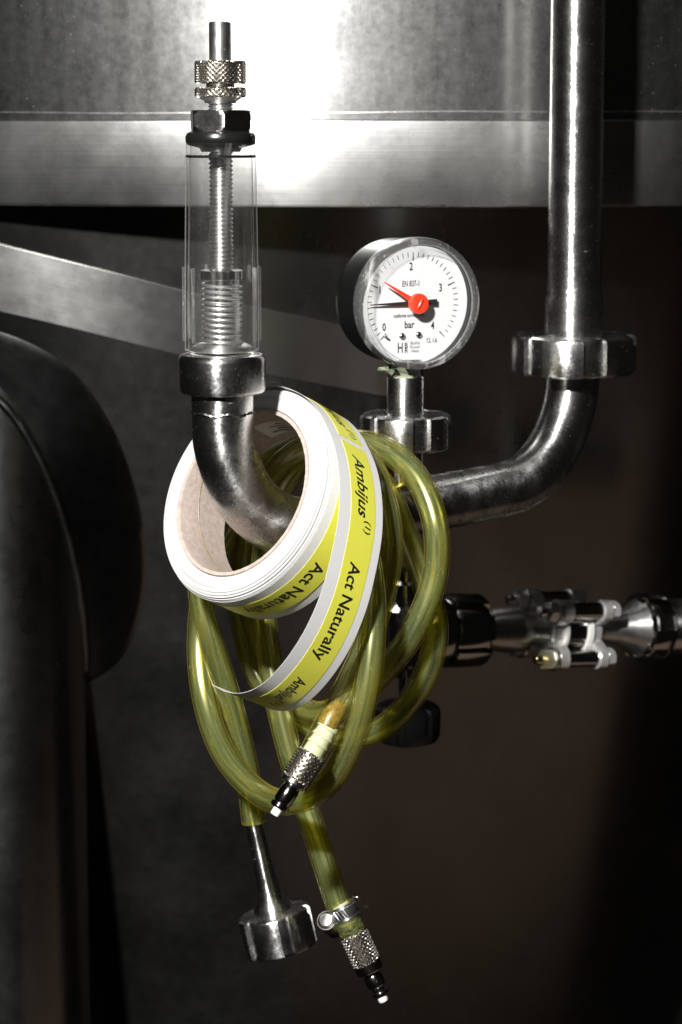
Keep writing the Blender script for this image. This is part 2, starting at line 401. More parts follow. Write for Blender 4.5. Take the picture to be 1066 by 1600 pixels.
# ================================================================== THE TANK (background)
TK_AX = np.array([0.024, 0.75, 0.0]); TK_R = 0.60
z_rim = W(450, 323, 1.15)[2]; z_band = W(450, 189, 1.15)[2]; z_line = W(450, 175, 1.15)[2]
tank = root('steel_tank', (TK_AX[0], TK_AX[1], z_rim), 'large stainless steel tank with brushed band and cone bottom behind the pipes', 'tank')
def cyl_sheet(ax, r0, r1, z0, z1, a0, a1, n, rows=8):
    g = []
    for i in range(rows + 1):
        t = i / rows; r = r0 + (r1 - r0) * t; z = z0 + (z1 - z0) * t
        g.append([(ax[0] + r * math.sin(a), ax[1] - r * math.cos(a), z) for a in np.linspace(R(a0), R(a1), n)])
    return g
g = cyl_sheet(TK_AX, TK_R, TK_R, z_band - .004, z_band + .45, -80, 80, 160, 6)
build('jacket', *grid(g, False)[:2], M['jacket'], tank, grid(g, False)[2])
bd = [(TK_R + .0001, z_band + .0008), (TK_R + .0016, z_band), (TK_R + .0018, z_band - .0012), (TK_R + .0018, z_rim + .0014), (TK_R + .0012, z_rim), (TK_R - .004, z_rim - .0008), (TK_R - .05, z_rim - .0006)]
g = [[(TK_AX[0] + r * math.sin(a), TK_AX[1] - r * math.cos(a), z) for a in np.linspace(R(80), R(-80), 160)] for r, z in bd]
gg = grid(g, False); build('rim_band', *gg[:2], M['band'], tank, gg[2])
g = [[(TK_AX[0] + (TK_R + dr) * math.sin(a), TK_AX[1] - (TK_R + dr) * math.cos(a), z_line + dz + .0004 * math.sin(a * 9) + .0002 * math.sin(a * 31)) for a in np.linspace(R(80), R(-80), 200)]
     for dr, dz in ((-.0003, .0005), (.0005, .0003), (.0005, -.0003), (-.0003, -.0005))]
gg = grid(g, False); build('seam_bead', *gg[:2], M['satin'], tank, gg[2])
# lower cone, offset to the left of the jacket's axis
CN_R0, CN_T = 0.66, math.tan(R(20))
CN_AX = np.array([-0.085, 0.207 + CN_R0, 0.0]); CN_Z0 = z_rim - .002
def cone_pt(a, z, off=0.0):
    r = CN_R0 - (CN_Z0 - z) * CN_T + off
    return np.array([CN_AX[0] + r * math.sin(a), CN_AX[1] - r * math.cos(a), z])
def cone_hit(px, py, off=0.0):
    r = ray(px, py); lo, hi = 1.0, 2.2
    def f(d):
        p = CAM + r * (d / r[1]); q = p[:2] - CN_AX[:2]
        return math.hypot(*q) - (CN_R0 - (CN_Z0 - p[2]) * CN_T)
    d = lo
    while d < hi and f(d) > 0: d += .004
    a, b_ = d - .004, d
    for _ in range(30):
        c = (a + b_) / 2
        if f(c) > 0: a = c
        else: b_ = c
    p = CAM + r * (b_ / r[1]); q = p - CN_AX
    return math.atan2(q[0], -q[1]), p[2]
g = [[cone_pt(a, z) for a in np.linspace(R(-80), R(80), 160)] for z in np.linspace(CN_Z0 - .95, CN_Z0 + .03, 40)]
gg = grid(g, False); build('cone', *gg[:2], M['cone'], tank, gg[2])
# ground weld band running askew over the cone
top = [(-60, 366), (0, 381), (100, 406), (200, 431), (285, 453), (405, 480), (540, 509), (636, 528)]
bot = [(-60, 474), (0, 487), (100, 510), (200, 535), (285, 556), (405, 582), (540, 608), (636, 625)]
tp = catmull([(x, y, 0) for x, y in top], 10); bt = catmull([(x, y, 0) for x, y in bot], 10)
rows = []
for f_, off in ((0, -.0004), (0.012, .0007), (.25, .0008), (.5, .0009), (.75, .0008), (.988, .0007), (1, -.0004)):
    row = []
    for p, q in zip(tp, bt):
        s = p + (q - p) * f_; a, z = cone_hit(s[0], s[1]); row.append(cone_pt(a, z, off))
    rows.append(row)
gg = grid(rows[::-1], False); build('weld_band', *gg[:2], M['weldband'], tank, gg[2])
# leg under the tank, its bead of weld and a thin dark curved plate on the cone
leg_r = .052
a0, zt = cone_hit(-25, 575)
lp = cone_pt(a0, zt); LEG = np.array([lp[0], lp[1] + leg_r, 0])
legc = W(135, 1300, LEG[1] + 1.0); LEG[0] = legc[0] - leg_r * .995
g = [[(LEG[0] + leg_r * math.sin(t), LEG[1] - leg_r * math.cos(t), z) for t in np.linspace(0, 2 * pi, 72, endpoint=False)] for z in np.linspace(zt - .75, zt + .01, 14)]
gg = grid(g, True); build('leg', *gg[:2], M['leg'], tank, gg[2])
pts = []
for t in np.linspace(R(-100), R(100), 160):
    p = np.array([LEG[0] + leg_r * math.sin(t), LEG[1] - leg_r * math.cos(t), 0])
    rr_ = math.hypot(*(p[:2] - CN_AX[:2])) - .0045; z = CN_Z0 - (CN_R0 - rr_) / CN_T
    pts.append((p[0], p[1] - .001, z))
pts = np.array(pts); rb = [.0028 + .0002 * math.sin(i * .7) for i in range(len(pts))]
gg = tube(pts, rb, 12); build('weld_bead', *gg[:2], M['leg'], tank, gg[2])
out = catmull([(-60, 505, 0), (10, 520, 0), (100, 566, 0), (165, 645, 0), (210, 755, 0), (230, 880, 0), (218, 970, 0), (190, 1030, 0), (150, 1062, 0), (105, 1075, 0)], 10)
mid = np.array([(60.0, 860.0)])
rows = []
for k, off in ((1.0, -.0005), (.99, .0003), (.95, .0010), (.8, .0014), (.5, .0014), (.2, .0014)):
    row = []
    for p in out:
        s = mid[0] + (p[:2] - mid[0]) * k; a, z = cone_hit(s[0], s[1]); row.append(cone_pt(a, z, off))
    rows.append(row)
gg = grid(rows, False); build('dark_plate', *gg[:2], M['leg'], tank, gg[2])

# ================================================================== PIPES
PR = .0140
dL, dR = .92, 1.10
XL = W(347.5, 590, dL)[0]; XR = W(899, 330, dR)[0]
yL, yR = dL - 1, dR - 1
run = unit(np.array([XR - XL, yR - yL, 0])); RUNL = math.hypot(XR - XL, yR - yL)
def on_run(px):                       # parameter of a photo column on the level run
    k = (px - CX) / FPX
    # X/(depth) = k with small pitch correction solved by iteration
    lo, hi = 0.0, RUNL
    for _ in range(40):
        m_ = (lo + hi) / 2; p = np.array([XL, yL, ZH]) + run * m_
        q = p - CAM; x = CX + FPX * (q @ CR) / (q @ CF)
        if x < px: lo = m_
        else: hi = m_
    return np.array([XL, yL, ZH]) + run * lo
def zpix(X, y, py):                   # height of photo row py on the vertical line (X, y)
    return W(CX, py, y + 1)[2]
# level run height from the row of its centre line at x = 745
ZH = 1.0
for _ in range(5):
    p = on_run(745); ZH = zpix(p[0], p[1], 773)
BR = .056
def pipe_path(zl, zr):
    A_ = np.array([XL, yL, zl]); B_ = np.array([XL, yL, ZH]); C_ = np.array([XR, yR, ZH]); E_ = np.array([XR, yR, zr])
    P = [A_, A_ * .5 + .5 * (B_ + [0, 0, BR]), B_ + [0, 0, BR]]
    for i in range(1, 17):
        t = i / 16 * pi / 2; P.append(B_ + [0, 0, BR] + run * BR * (1 - math.cos(t)) - np.array([0, 0, BR]) * math.sin(t))
    for f_ in (.2, .4, .6, .8): P.append(P[18] * (1 - f_) + (C_ - run * BR) * f_)
    for i in range(0, 17):
        t = i / 16 * pi / 2; P.append(C_ - run * BR + run * BR * math.sin(t) + np.array([0, 0, BR]) * (1 - math.cos(t)))
    P += [(P[-1] + E_) / 2, E_]
    return np.array(P)
zcol_b = zpix(XL, yL, 612)            # underside of the left collar
znut_b = zpix(XR, yR, 582); znut_t = zpix(XR, yR, 522)
pl = root('curved_pipe', (XL, yL, ZH), 'polished steel pipe bent in a U below the pressure gauge', 'pipe')
gg = tube(pipe_path(zcol_b - .001, znut_b + .004), PR, 56); build('bent_tube', *gg[:2], M['pipe'], pl, gg[2])
# weld rings at the two bends
def weld_ring(P, T, r, parent, amp=.00012, rw=.0011):
    X, Y, _ = frame(T); pts = [P + (X * math.cos(t) + Y * math.sin(t)) * r + unit(T) * .0004 * math.sin(t * 7) for t in np.linspace(0, 2 * pi, 97)]
    gg = tube(pts, [rw + amp * math.sin(i * 2.1) + amp * .5 * math.sin(i * 5.3) for i in range(97)], 8, False)
    build('weld_seam', *gg[:2], M['leg'], parent, gg[2])
weld_ring(np.array([XL, yL, ZH + BR + .003]), (0, 0, 1), PR - .00085, pl)
weld_ring(np.array([XR, yR, ZH + BR + .003]), (0, 0, 1), PR - .00085, pl)
pg = on_run(633)
zs_t = zpix(pg[0], pg[1], 700)
gg = lathe([(.0088, 0), (.0088, zs_t - ZH + .002)], np.array([pg[0], pg[1], ZH]), seg=40)
build('gauge_stub', *gg[:2], M['pipe'], pl, gg[2])

def union_nut(name, O, r, h, rin, parent, mat, notches=6, phase=0.0, depth=.0032, wdt=12, A=(0, 0, 1), chamf=.0022, ref=(0, 0, 1)):
    fr = frame(A, ref) if abs(unit(A)[2]) < .95 else (np.array([1., 0, 0]), np.array([0, 1., 0]), unit(A))
    if abs(unit(A)[2]) >= .95:
        Xx = unit(np.cross([0, 1, 0], A)); fr = (Xx, np.cross(unit(A), Xx), unit(A))
    ang = []
    for k in range(notches):
        c = 360 / notches * k + phase
        span = 360 / notches
        ang += [(c - wdt, 0), (c - wdt + .8, 1), (c - wdt * .35, 1), (c + wdt * .35, 1), (c + wdt - .8, 1), (c + wdt, 0)]
        for j in range(1, 9): ang.append((c + wdt + (span - 2 * wdt) * j / 9, 0))
    prof = [(rin, 0, 0), (r - chamf, 0, 1), (r - chamf * .25, chamf * .45, 1), (r, chamf, 1), (r, h - chamf, 1), (r - chamf * .25, h - chamf * .45, 1), (r - chamf, h, 1), (rin + .0015, h, 0), (rin, h - .001, 0)]
    rows = [[O + fr[2] * z + (fr[0] * math.cos(R(a)) + fr[1] * math.sin(R(a))) * (rr - (depth if n_ and out_ else 0)) for a, n_ in ang] for rr, z, out_ in prof]
    gg = grid(rows, True, wrapv=True)
    return build(name, *gg[:2], mat, parent, gg[2], sharp=28)
# right-hand standing pipe with its union nut
vp = root('standing_pipe', (XR, yR, znut_b), 'tall polished steel pipe standing above a slotted union nut on the right', 'pipe')
gg = lathe([(PR + .0012, znut_t - znut_b - .004), (PR + .0012, znut_t - znut_b + .019), (PR + .0002, znut_t - znut_b + .021), (PR, znut_t - znut_b + .03)] + [(PR, z) for z in np.linspace(znut_t - znut_b + .06, .40, 6)], np.array([XR, yR, znut_b]), seg=64)
build('tube', *gg[:2], M['pipe'], vp, gg[2])
un = union_nut('union_nut', np.array([XR, yR, znut_b]), 98 * mpp((XR, yR, znut_b)), znut_t - znut_b, PR + .0006, vp, M['nut'], 6, 284, .0030, 11)

# ================================================================== SIGHT-GLASS VALVE on the left
base = np.array([XL, yL, 0.0])
sv = root('relief_valve', (XL, yL, zcol_b), 'clear spring relief valve with knurled knob standing on the left pipe end', 'valve')
s_ = mpp((XL, yL, zpix(XL, yL, 350)))
Zp = lambda py: zpix(XL, yL, py)
def sl(prof, seg=56, **k): return lathe([(r * s_, Zp(y)) for r, y in prof], base, seg=seg, **k)
def knurl(O, A, r, z0, z1, n, h, seg_per=8, rows_per=8, k=1.0, mat=None, parent=None, name='knurled_sleeve', bevel=.0006):
    X, Y, A = frame(A); seg = n * seg_per; L = abs(z1 - z0); pit = 2 * pi * r / n; nr = max(6, int(L / pit * rows_per * k))
    rows = [[O + A * z0 + (X * math.cos(t) + Y * math.sin(t)) * (r * .55) for t in np.linspace(0, 2 * pi, seg, endpoint=False)]]
    for i in range(nr + 1):
        z = z0 + (z1 - z0) * i / nr; e = min(i, nr - i) / nr * L
        dr = -max(0, bevel - e)
        row = []
        for j in range(seg):
            t = 2 * pi * j / seg
            a_ = n * t / (2 * pi) + i / rows_per; b_ = n * t / (2 * pi) - i / rows_per
            f_ = 1 - max(abs(a_ % 1 - .5) * 2, abs(b_ % 1 - .5) * 2)
            row.append(O + A * z + (X * math.cos(t) + Y * math.sin(t)) * (r + dr + h * (min(f_ * 1.35, 1) - .5)))
        rows.append(row)
    rows.append([O + A * z1 + (X * math.cos(t) + Y * math.sin(t)) * (r * .55) for t in np.linspace(0, 2 * pi, seg, endpoint=False)])
    gg = grid(rows, True, True, True)
    return build(name, *gg[:2], mat, parent, gg[2], sharp=12)
gg = sl([(15, 34), (16.5, 34.8), (17, 37), (17, 96)][::-1]); build('rod', *gg[:2], M['satin'], sv, gg[2])
knurl(base, (0, 0, 1), 38 * s_, Zp(131), Zp(95), 32, 4.6 * s_, mat=M['bright'], parent=sv, name='knurled_knob')
gg = sl([(22, 137), (22, 131)]); build('neck', *gg[:2], M['satin'], sv, gg[2])
knurl(base, (0, 0, 1), 38 * s_, Zp(152), Zp(136.5), 32, 4.6 * s_, mat=M['bright'], parent=sv, name='knurled_lock_ring')
gg = sl([(24, 161), (25, 158), (30, 155), (35, 151.5)]); build('lock_ring_flange', *gg[:2], M['satin'], sv, gg[2])
def thread(r, h, y0, y1, pitch_px, mat, name, seg=40, per=6):
    n = int((y0 - y1) / pitch_px * per); rows = []
    for i in range(n + 1):
        yy = y0 + (y1 - y0) * i / n; row = []
        for j in range(seg):
            t = 2 * pi * j / seg; ph = (yy / pitch_px + t / (2 * pi)) % 1
            rr = (r - h * abs(ph - .5) * 2) * s_
            row.append((base[0] + rr * math.cos(t), base[1] + rr * math.sin(t), Zp(yy)))
        rows.append(row)
    gg = grid(rows, True, True, True); build(name, *gg[:2], mat, sv, gg[2], sharp=80)
thread(20, 3.2, 175, 159, 5.2, M['satin'], 'upper_thread')
# hexagon lock nut with rounded shoulders
def hexnut(O, A, rc, z0, z1, parent, mat, phase=0, name='hexagon_nut', rin=None, ref=None):
    X, Y, A = frame(A) if ref is None else ref
    seg = 72; rows = []
    ap = rc * math.cos(pi / 6)
    hh = z1 - z0
    for f_, lim in ((0, .90), (.04, .935), (.14, .975), (.24, 1.0), (.76, 1.0), (.86, .975), (.96, .935), (1, .90)):
        row = []
        for j in range(seg):
            t = 2 * pi * j / seg; q = (t - R(phase)) % (pi / 3) - pi / 6
            rr = min(ap / math.cos(q), rc * lim)
            row.append(O + A * (z0 + hh * f_) + (X * math.cos(t) + Y * math.sin(t)) * rr)
        rows.append(row)
    gg = grid(rows, True, True, True); return build(name, *gg[:2], mat, parent, gg[2], sharp=24)
Xv = np.array([1., 0, 0]); Yv = np.array([0, 1., 0]); Zv = np.array([0, 0, 1.])
hexnut(base, Zv, 51.5 * s_, Zp(205), Zp(172), sv, M['nut'], phase=-81, ref=(Xv, Yv, Zv))
gg = sl([(20, 233), (34, 231), (52, 226), (54.5, 222), (55, 214), (52.5, 208), (47, 205)]); build('seal_cap', *gg[:2], M['rubber'], sv, gg[2])
gg = sl([(30, 237), (33, 232), (31, 226)]); build('inner_washer', *gg[:2], M['satin'], sv, gg[2])
# clear body: wall with inside face, upper ring, ribbed lower collar
def wall(o, yb, yt, th=9, ri=None):
    inn = [(r - th, y) for r, y in o]
    return o + inn[::-1]
def clear_part(name, prof, seg=72, rfun=None):
    rows = [[(base[0] + (r * s_ + (rfun(t, y) if rfun else 0)) * math.cos(t), base[1] + (r * s_ + (rfun(t, y) if rfun else 0)) * math.sin(t), Zp(y)) for t in np.linspace(0, 2 * pi, seg, endpoint=False)] for r, y in prof]
    gg = grid(rows, True, wrapv=True); return build(name, *gg[:2], M['acrylic'], sv, gg[2], sharp=30)
clear_part('upper_ring', [(54, 223), (54.5, 224), (54.5, 241), (54, 242), (48, 242), (48, 223)])
clear_part('sight_tube', [(54, 246), (55, 247), (57.5, 412), (58.5, 546), (53, 546), (52, 412), (49.5, 247), (50, 246)])
gg = sl([(54, 246), (55, 245), (55, 243), (54, 242)]); build('joint_ring', *gg[:2], M['rubber'], sv, gg[2])
for k in range(10):                                   # moulded grip ribs
    t = 2 * pi * (k + .5) / 10 - R(9); u = np.array([math.cos(t), math.sin(t), 0]); v = np.array([-math.sin(t), math.cos(t), 0])
    c = base + u * 59.2 * s_ + Zv * ((Zp(416) + Zp(532)) / 2)
    V_, F_, U_ = box(c, v * 3.4 * s_, u * 2.6 * s_, Zv * (Zp(416) - Zp(532)) / 2, .0004)
    build('grip_rib', V_, F_, M['ribclear'], sv, U_)
thread(19.5, 3.6, 424, 228, 6.9, M['satin'], 'spindle')
gg = sl([(17, 546), (17, 436), (19, 424)], 36); build('guide_pin', *gg[:2], M['nut'], sv, gg[2])
gg = sl([(33, 436), (34, 435), (34, 423), (33, 422)]); build('spring_plate', *gg[:2], M['chrome'], sv, gg[2])
hp = []
for i in range(11 * 24 + 1):
    t = 2 * pi * i / 24; f_ = i / (11 * 24); hp.append((base[0] + 30 * s_ * math.cos(t), base[1] + 30 * s_ * math.sin(t), Zp(440) * (1 - f_) + Zp(534) * f_))
gg = tube(hp, 3.1 * s_, 10); build('spring', *gg[:2], M['spring'], sv, gg[2])
gg = sl([(47, 548), (47, 541), (40, 537), (20, 537)]); build('seat_disc', *gg[:2], M['satin'], sv, gg[2])
gg = sl([(46, 613), (63, 613), (66.5, 611), (68.5, 606), (69, 562), (68, 557), (64, 553), (58, 552), (50, 552)], 72); build('collar', *gg[:2], M['nut'], sv, gg[2])

# ================================================================== PRESSURE GAUGE
GA = R(24.4)
GN = np.array([math.sin(GA), -math.cos(GA), 0]); GX = np.array([math.cos(GA), math.sin(GA), 0])
gz = zpix(pg[0], pg[1], 472)
sg = mpp((pg[0], pg[1], gz))
gc = np.array([pg[0], pg[1], gz]) + GX * .0018 + GN * .004      # centre of the dial face
ga = root('pressure_gauge', (pg[0], pg[1], zpix(pg[0], pg[1], 705)), 'round black pressure gauge with white bar dial and red pointer', 'gauge')
GR = 103 * sg
frG = (GX, Zv, GN)
gg = lathe([(GR * .60, -.0262), (GR * .90, -.0255), (GR * .945, -.0235), (GR * .955, -.02), (GR * .955, .0030), (GR * .93, .0034), (GR * .925, .0005)], gc, fr=frG, seg=96, capb=False)
build('case', *gg[:2], M['black'], ga, gg[2])
gg = lathe([(GR * .93, -.0002), (.0002, 0)], gc, fr=frG, seg=96, capa=False)
build('dial', *gg[:2], M['dial'], ga, gg[2])
# clear snap-on cover: moulded rim and flat window
rim = [(GR * .958, -.0005), (GR * .995, 0), (GR, .001), (GR, .0075), (GR * .985, .0092), (GR * .945, .0098), (GR * .90, .0098), (GR * .885, .0090), (GR * .885, .0080), (GR * .915, .0070), (GR * .925, .0045), (GR * .958, .0040)]
rows = [[gc + GN * z + (GX * math.cos(t) + Zv * math.sin(t)) * r for t in np.linspace(0, 2 * pi, 96, endpoint=False)] for r, z in rim]
gg = grid(rows, True, wrapv=True); build('cover_rim', *gg[:2], M['rim'], ga, gg[2])
gg = lathe([(GR * .884, .0082), (GR * .884, .0096)], gc, fr=frG, seg=96); build('window', *gg[:2], M['lens'], ga, gg[2])
def on_dial(V, u=0, v=0, h=.00012): return [gc + GX * (u + a) + Zv * (v + b_) + GN * h for a, b_ in V]
def dial_text(body, px, py, hpx, sx=.8, mat='ink', bold=0.0, shear=0.0):
    V, F = text2d(body, 1.0, shear, sx=sx, bold=bold); k = hpx * sg / .70
    du = (px - 657) * sg / math.cos(GA + R(2.2)); dv = -(py - 470.5) * sg
    build('lettering', on_dial([(a * k, b_ * k) for a, b_ in V], du, dv), F, M[mat], ga, smooth=False)
for t_, x, y, h in (('0', 612.5, 507.5, 12), ('1', 606, 449.5, 12), ('2', 654, 414.5, 12), ('3', 700, 449, 12), ('4', 688, 508, 12)):
    dial_text(t_, x, y, h, .72, bold=.012)
dial_text('EN 837-1', 654, 441, 9, .62, bold=.008)
dial_text('conforme norme ISPESL', 651.5, 490.3, 6.2, .62, bold=.012)
dial_text('bar', 651.5, 505, 11, .82, bold=.014)
dial_text('CL 1.6', 686.5, 531, 6.8, .70)
dial_text('H', 637.5, 541, 16, .62, bold=0)
dial_text('B', 646.5, 537, 8.2, .95); dial_text('R', 647, 545.2, 8.2, .95)
for k, t_ in enumerate(('Buthe', 'Room', 'Heat')): dial_text(t_, 660.5, 533.8 + 6.2 * k, 4.6, 1.05, 'greyink')
parts = []
for k in range(41):
    a = R(225 - 270 * k / 40); u = np.array([math.cos(a), math.sin(a)]); v = np.array([-u[1], u[0]])
    r1 = 79 * sg; r0 = (66 if k % 10 == 0 else 71.5) * sg; hw = (1.0 if k % 10 == 0 else .42) * sg
    Vv = [u * r0 - v * hw, u * r1 - v * hw * (.45 if k % 10 == 0 else 1), u * r1 + v * hw * (.45 if k % 10 == 0 else 1), u * r0 + v * hw]
    parts.append((on_dial([tuple(q) for q in Vv], 0, 0), [(0, 1, 2, 3)]))
V_, F_, _ = join(*parts); build('scale_marks', V_, F_, M['ink'], ga, smooth=False)
def needle(name, ang, L, tail, w0, w1, wt, h, th, mat):
    a = R(ang); u = GX * math.cos(a) + Zv * math.sin(a); v = -GX * math.sin(a) + Zv * math.cos(a)
    pts = [(L, w1), (0, w0), (-tail, wt)]
    up = [gc + u * l + v * q + GN * h for l, q in pts] + [gc + u * l - v * q + GN * h for l, q in pts[::-1]]
    lo = [p - GN * th for p in up]
    gg = grid([lo, up], True, True, True); build(name, *gg[:2], M[mat], ga, None, smooth=False)
needle('pressure_needle', 180.5, 77 * sg, 39 * sg, 3.4 * sg, .6 * sg, 4.6 * sg, .0022, .0004, 'ink')
needle('red_pointer', 148.5, 66 * sg, 4 * sg, 4.8 * sg, .7 * sg, 4 * sg, .0052, .0006, 'red')
gg = lathe([(15.5 * sg, .0046), (16 * sg, .0052), (16 * sg, .0072), (14.8 * sg, .0078), (12 * sg, .0079)], gc, fr=frG, seg=40)
hub = build('pointer_hub', *gg[:2], M['red'], ga, gg[2])
gg = lathe([(6 * sg, .001), (6 * sg, .0047)], gc, fr=frG, seg=24); build('needle_shaft', *gg[:2], M['satin'], ga, gg[2])
ua = R(62)
V_, F_, U_ = box(gc + GN * .0081, (GX * math.cos(ua) + Zv * math.sin(ua)) * 9.5 * sg, (-GX * math.sin(ua) + Zv * math.cos(ua)) * 1.9 * sg, GN * .0005, .0003)
build('hub_ridge', V_, F_, M['red'], ga, U_)
for x, y in ((640, 522), (666, 521)):
    c = gc + GX * (x - 657) * sg / .9 - Zv * (y - 470.5) * sg
    gg = lathe([(5 * sg, 0), (4.8 * sg, .0007), (3 * sg, .0012), (.0001, .0013)], c, fr=frG, seg=24); sc_ = build('screw', *gg[:2], M['chrome'], ga, gg[2])
    V_, F_, _ = box(c + GN * .00135, GX * 3.2 * sg, Zv * .7 * sg, GN * .0001); V2, F2, _ = box(c + GN * .00136, GX * .7 * sg, Zv * 3.2 * sg, GN * .0001)
    V_, F_, _ = join((V_, F_), (V2, F2)); build('cross_slot', V_, F_, M['ink'], sc_, smooth=False)
c = gc + GX * (612 - 657) * sg / .9 - Zv * (520 - 470.5) * sg
gg = lathe([(1.8 * sg, 0), (1.8 * sg, .003), (1.2 * sg, .0034)], c, fr=frG, seg=16); build('stop_pin', *gg[:2], M['satin'], ga, gg[2])
# stem below the case, seal tape, plain sleeve and slotted nut
gb = np.array([pg[0], pg[1], 0.0]); Gp = lambda py: zpix(pg[0], pg[1], py)
V_, F_, U_ = box(gb + Zv * ((Gp(588) + Gp(560)) / 2), Xv * 27 * sg, Yv * 22 * sg, Zv * (Gp(560) - Gp(588)) / 2, .0012); build('stem_square', V_, F_, M['chrome'], ga, U_)
pts = []
rows = []
for i in range(9):
    f_ = i / 8; row = []
    for j in range(40):
        t = 2 * pi * j / 40; rr = (22 + 2 * f_ + 3.0 * math.sin(3 * t + 2 * f_) * f_ + 1.6 * math.sin(8 * t + 5 * f_) * f_) * sg
        if abs((t - R(205) + pi) % (2 * pi) - pi) < R(26): rr += 22 * sg * f_ ** 1.2
        row.append((gb[0] + rr * math.cos(t), gb[1] + rr * math.sin(t), Gp(590) + (Gp(574) - Gp(590)) * f_ + 2.5 * sg * math.sin(4 * t + 3) * f_))
    rows.append(row)
gg = grid(rows, True); build('seal_tape', *gg[:2], M['seal'], ga, gg[2], label='ragged greenish white thread tape under the gauge case')
gg = lathe([(27 * sg, Gp(650)), (29 * sg, Gp(648)), (29 * sg, Gp(589.5)), (28 * sg, Gp(588)), (20 * sg, Gp(588))], gb, seg=48); build('sleeve', *gg[:2], M['nut'], ga, gg[2])
union_nut('union_nut', np.array([pg[0], pg[1], Gp(700)]), 71.5 * sg, Gp(646) - Gp(700), 29.2 * sg, ga, M['nut'], 6, 290, .0026, 12, chamf=.0018)

# ================================================================== ROLL OF LABELS
RN = unit((-0.63614876, -0.63305701, 0.44048841)); RE1 = unit((0.43751244, 0.17385307, 0.88170742)); RE1 = unit(RE1 - RN * (RE1 @ RN)); RE2 = np.cross(RN, RE1)
RC = W(377.5, 768, .925); RWID = .0295; RIN, RCARD, ROUT = .0374, .0395, .0500
def rp(r, a, off): return RC + (RE1 * math.cos(a) + RE2 * math.sin(a)) * r + RN * off
lr = root('label_roll', tuple(RC), 'white roll of yellow printed labels hung on the bent pipe, one strip uncurling', 'label roll')
def rev(prof, seg=120, wob=None):
    return grid([[rp(r + (wob(a, r) if wob else 0), a, o) for a in np.linspace(0, 2 * pi, seg, endpoint=False)] for r, o in prof], True, wrapv=True)
# cardboard core, its cut edge a little ragged
def rag(a, r): return .00025 * mnoise.noise((math.cos(a) * 30, math.sin(a) * 30, r * 900)) if r < RCARD - .0005 else 0
gg = rev([(RIN, -.0005), (RIN + .0003, .0002), (RCARD - .0003, .0003), (RCARD, -.0003), (RCARD, -RWID), (RIN, -RWID), (RIN, -RWID * .5)], 200, rag)
core = build('cardboard_core', *gg[:2], M['card'], lr, gg[2])
# spiral joint of the core
sp_ = [rp(RIN - .00002, R(95) + R(75) * f_, -.0004 - (RWID - .002) * (.30 + .35 * f_)) for f_ in np.linspace(-.8, 1.3, 60)]
gg = tube(sp_, .00022, 6); build('core_joint', *gg[:2], M['bore'], core, gg[2])
# wound liner: the side stepped by layers that have crept
ring = [(RCARD + .0001, -.0006), (RCARD + .0004, .0001), (.0422, .00025), (.0450, .0001), (.0451, .0004), (.0470, .0003), (.0471, -.0002), (.0482, -.0003), (.0483, -.0010), (.0491, -.0011), (.04915, -.0022), (.0497, -.0024), (.04975, -.0033), (ROUT, -.0035), (ROUT, -RWID), (.046, -RWID - .0003), (RCARD + .0001, -RWID)]
gg = rev(ring, 160); build('wound_liner', *gg[:2], M['edge'], lr, gg[2], sharp=50)
def ribbon(path, o0, o1, nn=2, th=0.00012):
    """path: [(a, r)], between axial offsets o0 (near) and o1 (far); a thin closed sheet"""
    rows = []
    for s in (0, 1):
        for k in range(nn + 1):
            o = o0 + (o1 - o0) * (k if s == 0 else nn - k) / nn
            rows.append([rp(r + (th if s == 0 else 0), a, o) for a, r in path])
    g = np.asarray(rows); gg = grid(g, False, wrapv=True)
    return gg
# path of the outermost turn and the strip that uncurls from it (angle in degrees, radius in metres)
turn = [(R(a), ROUT + .0001) for a in np.linspace(-395, -20, 150)]          # the turn still on the roll
ctrl = [(28, .0507), (10, .0508), (-10, .0510), (-24, .0514), (-38, .0522), (-51, .0542), (-66, .0574), (-81, .0622), (-96, .0686), (-108, .0764), (-119, .0842), (-129, .0908), (-137, .0948), (-143, .0952), (-149, .0928), (-155, .0885)]
cp = catmull([(rp(r, R(a), 0)) for a, r in ctrl], 14)
def to_ar(P):
    q = P - RC; return math.atan2(q @ RE2, q @ RE1), math.hypot(q @ RE1, q @ RE2)
loose = []
for q in cp:
    a, r = to_ar(q)
    if loose and a > loose[-1][0] + pi: a -= 2 * pi
    loose.append((a, r))
def sub(path, s0, s1, n=70):
    """piece of a path between arc lengths, resampled"""
    P = np.array([rp(r, a, 0) for a, r in path]); S = np.r_[0, np.cumsum(np.linalg.norm(np.diff(P, axis=0), axis=1))]
    ss = np.linspace(max(s0, 0), min(s1, S[-1]), n)
    return [(np.interp(s, S, [q[0] for q in path]), np.interp(s, S, [q[1] for q in path])) for s in ss], S[-1]
gg = ribbon(loose, -.0002, -RWID - .0002, 3); build('loose_strip', *gg[:2], M['paper'], lr, gg[2])
gg = ribbon([(R(a), ROUT + .0002) for a in np.linspace(-20, -330, 150)], -.0037, -RWID - .0006, 3); build('outer_turn', *gg[:2], M['paper'], lr, gg[2])
YN, YF = .27, .83
def sticker(path, name, label=None, near=0.0):
    o0 = near - RWID * YN; o1 = -RWID * YF
    gg = ribbon([(a, r + .00014) for a, r in path], o0, o1, 3, .0001); return build(name, *gg[:2], M['yellow'], lr, gg[2], label=label)
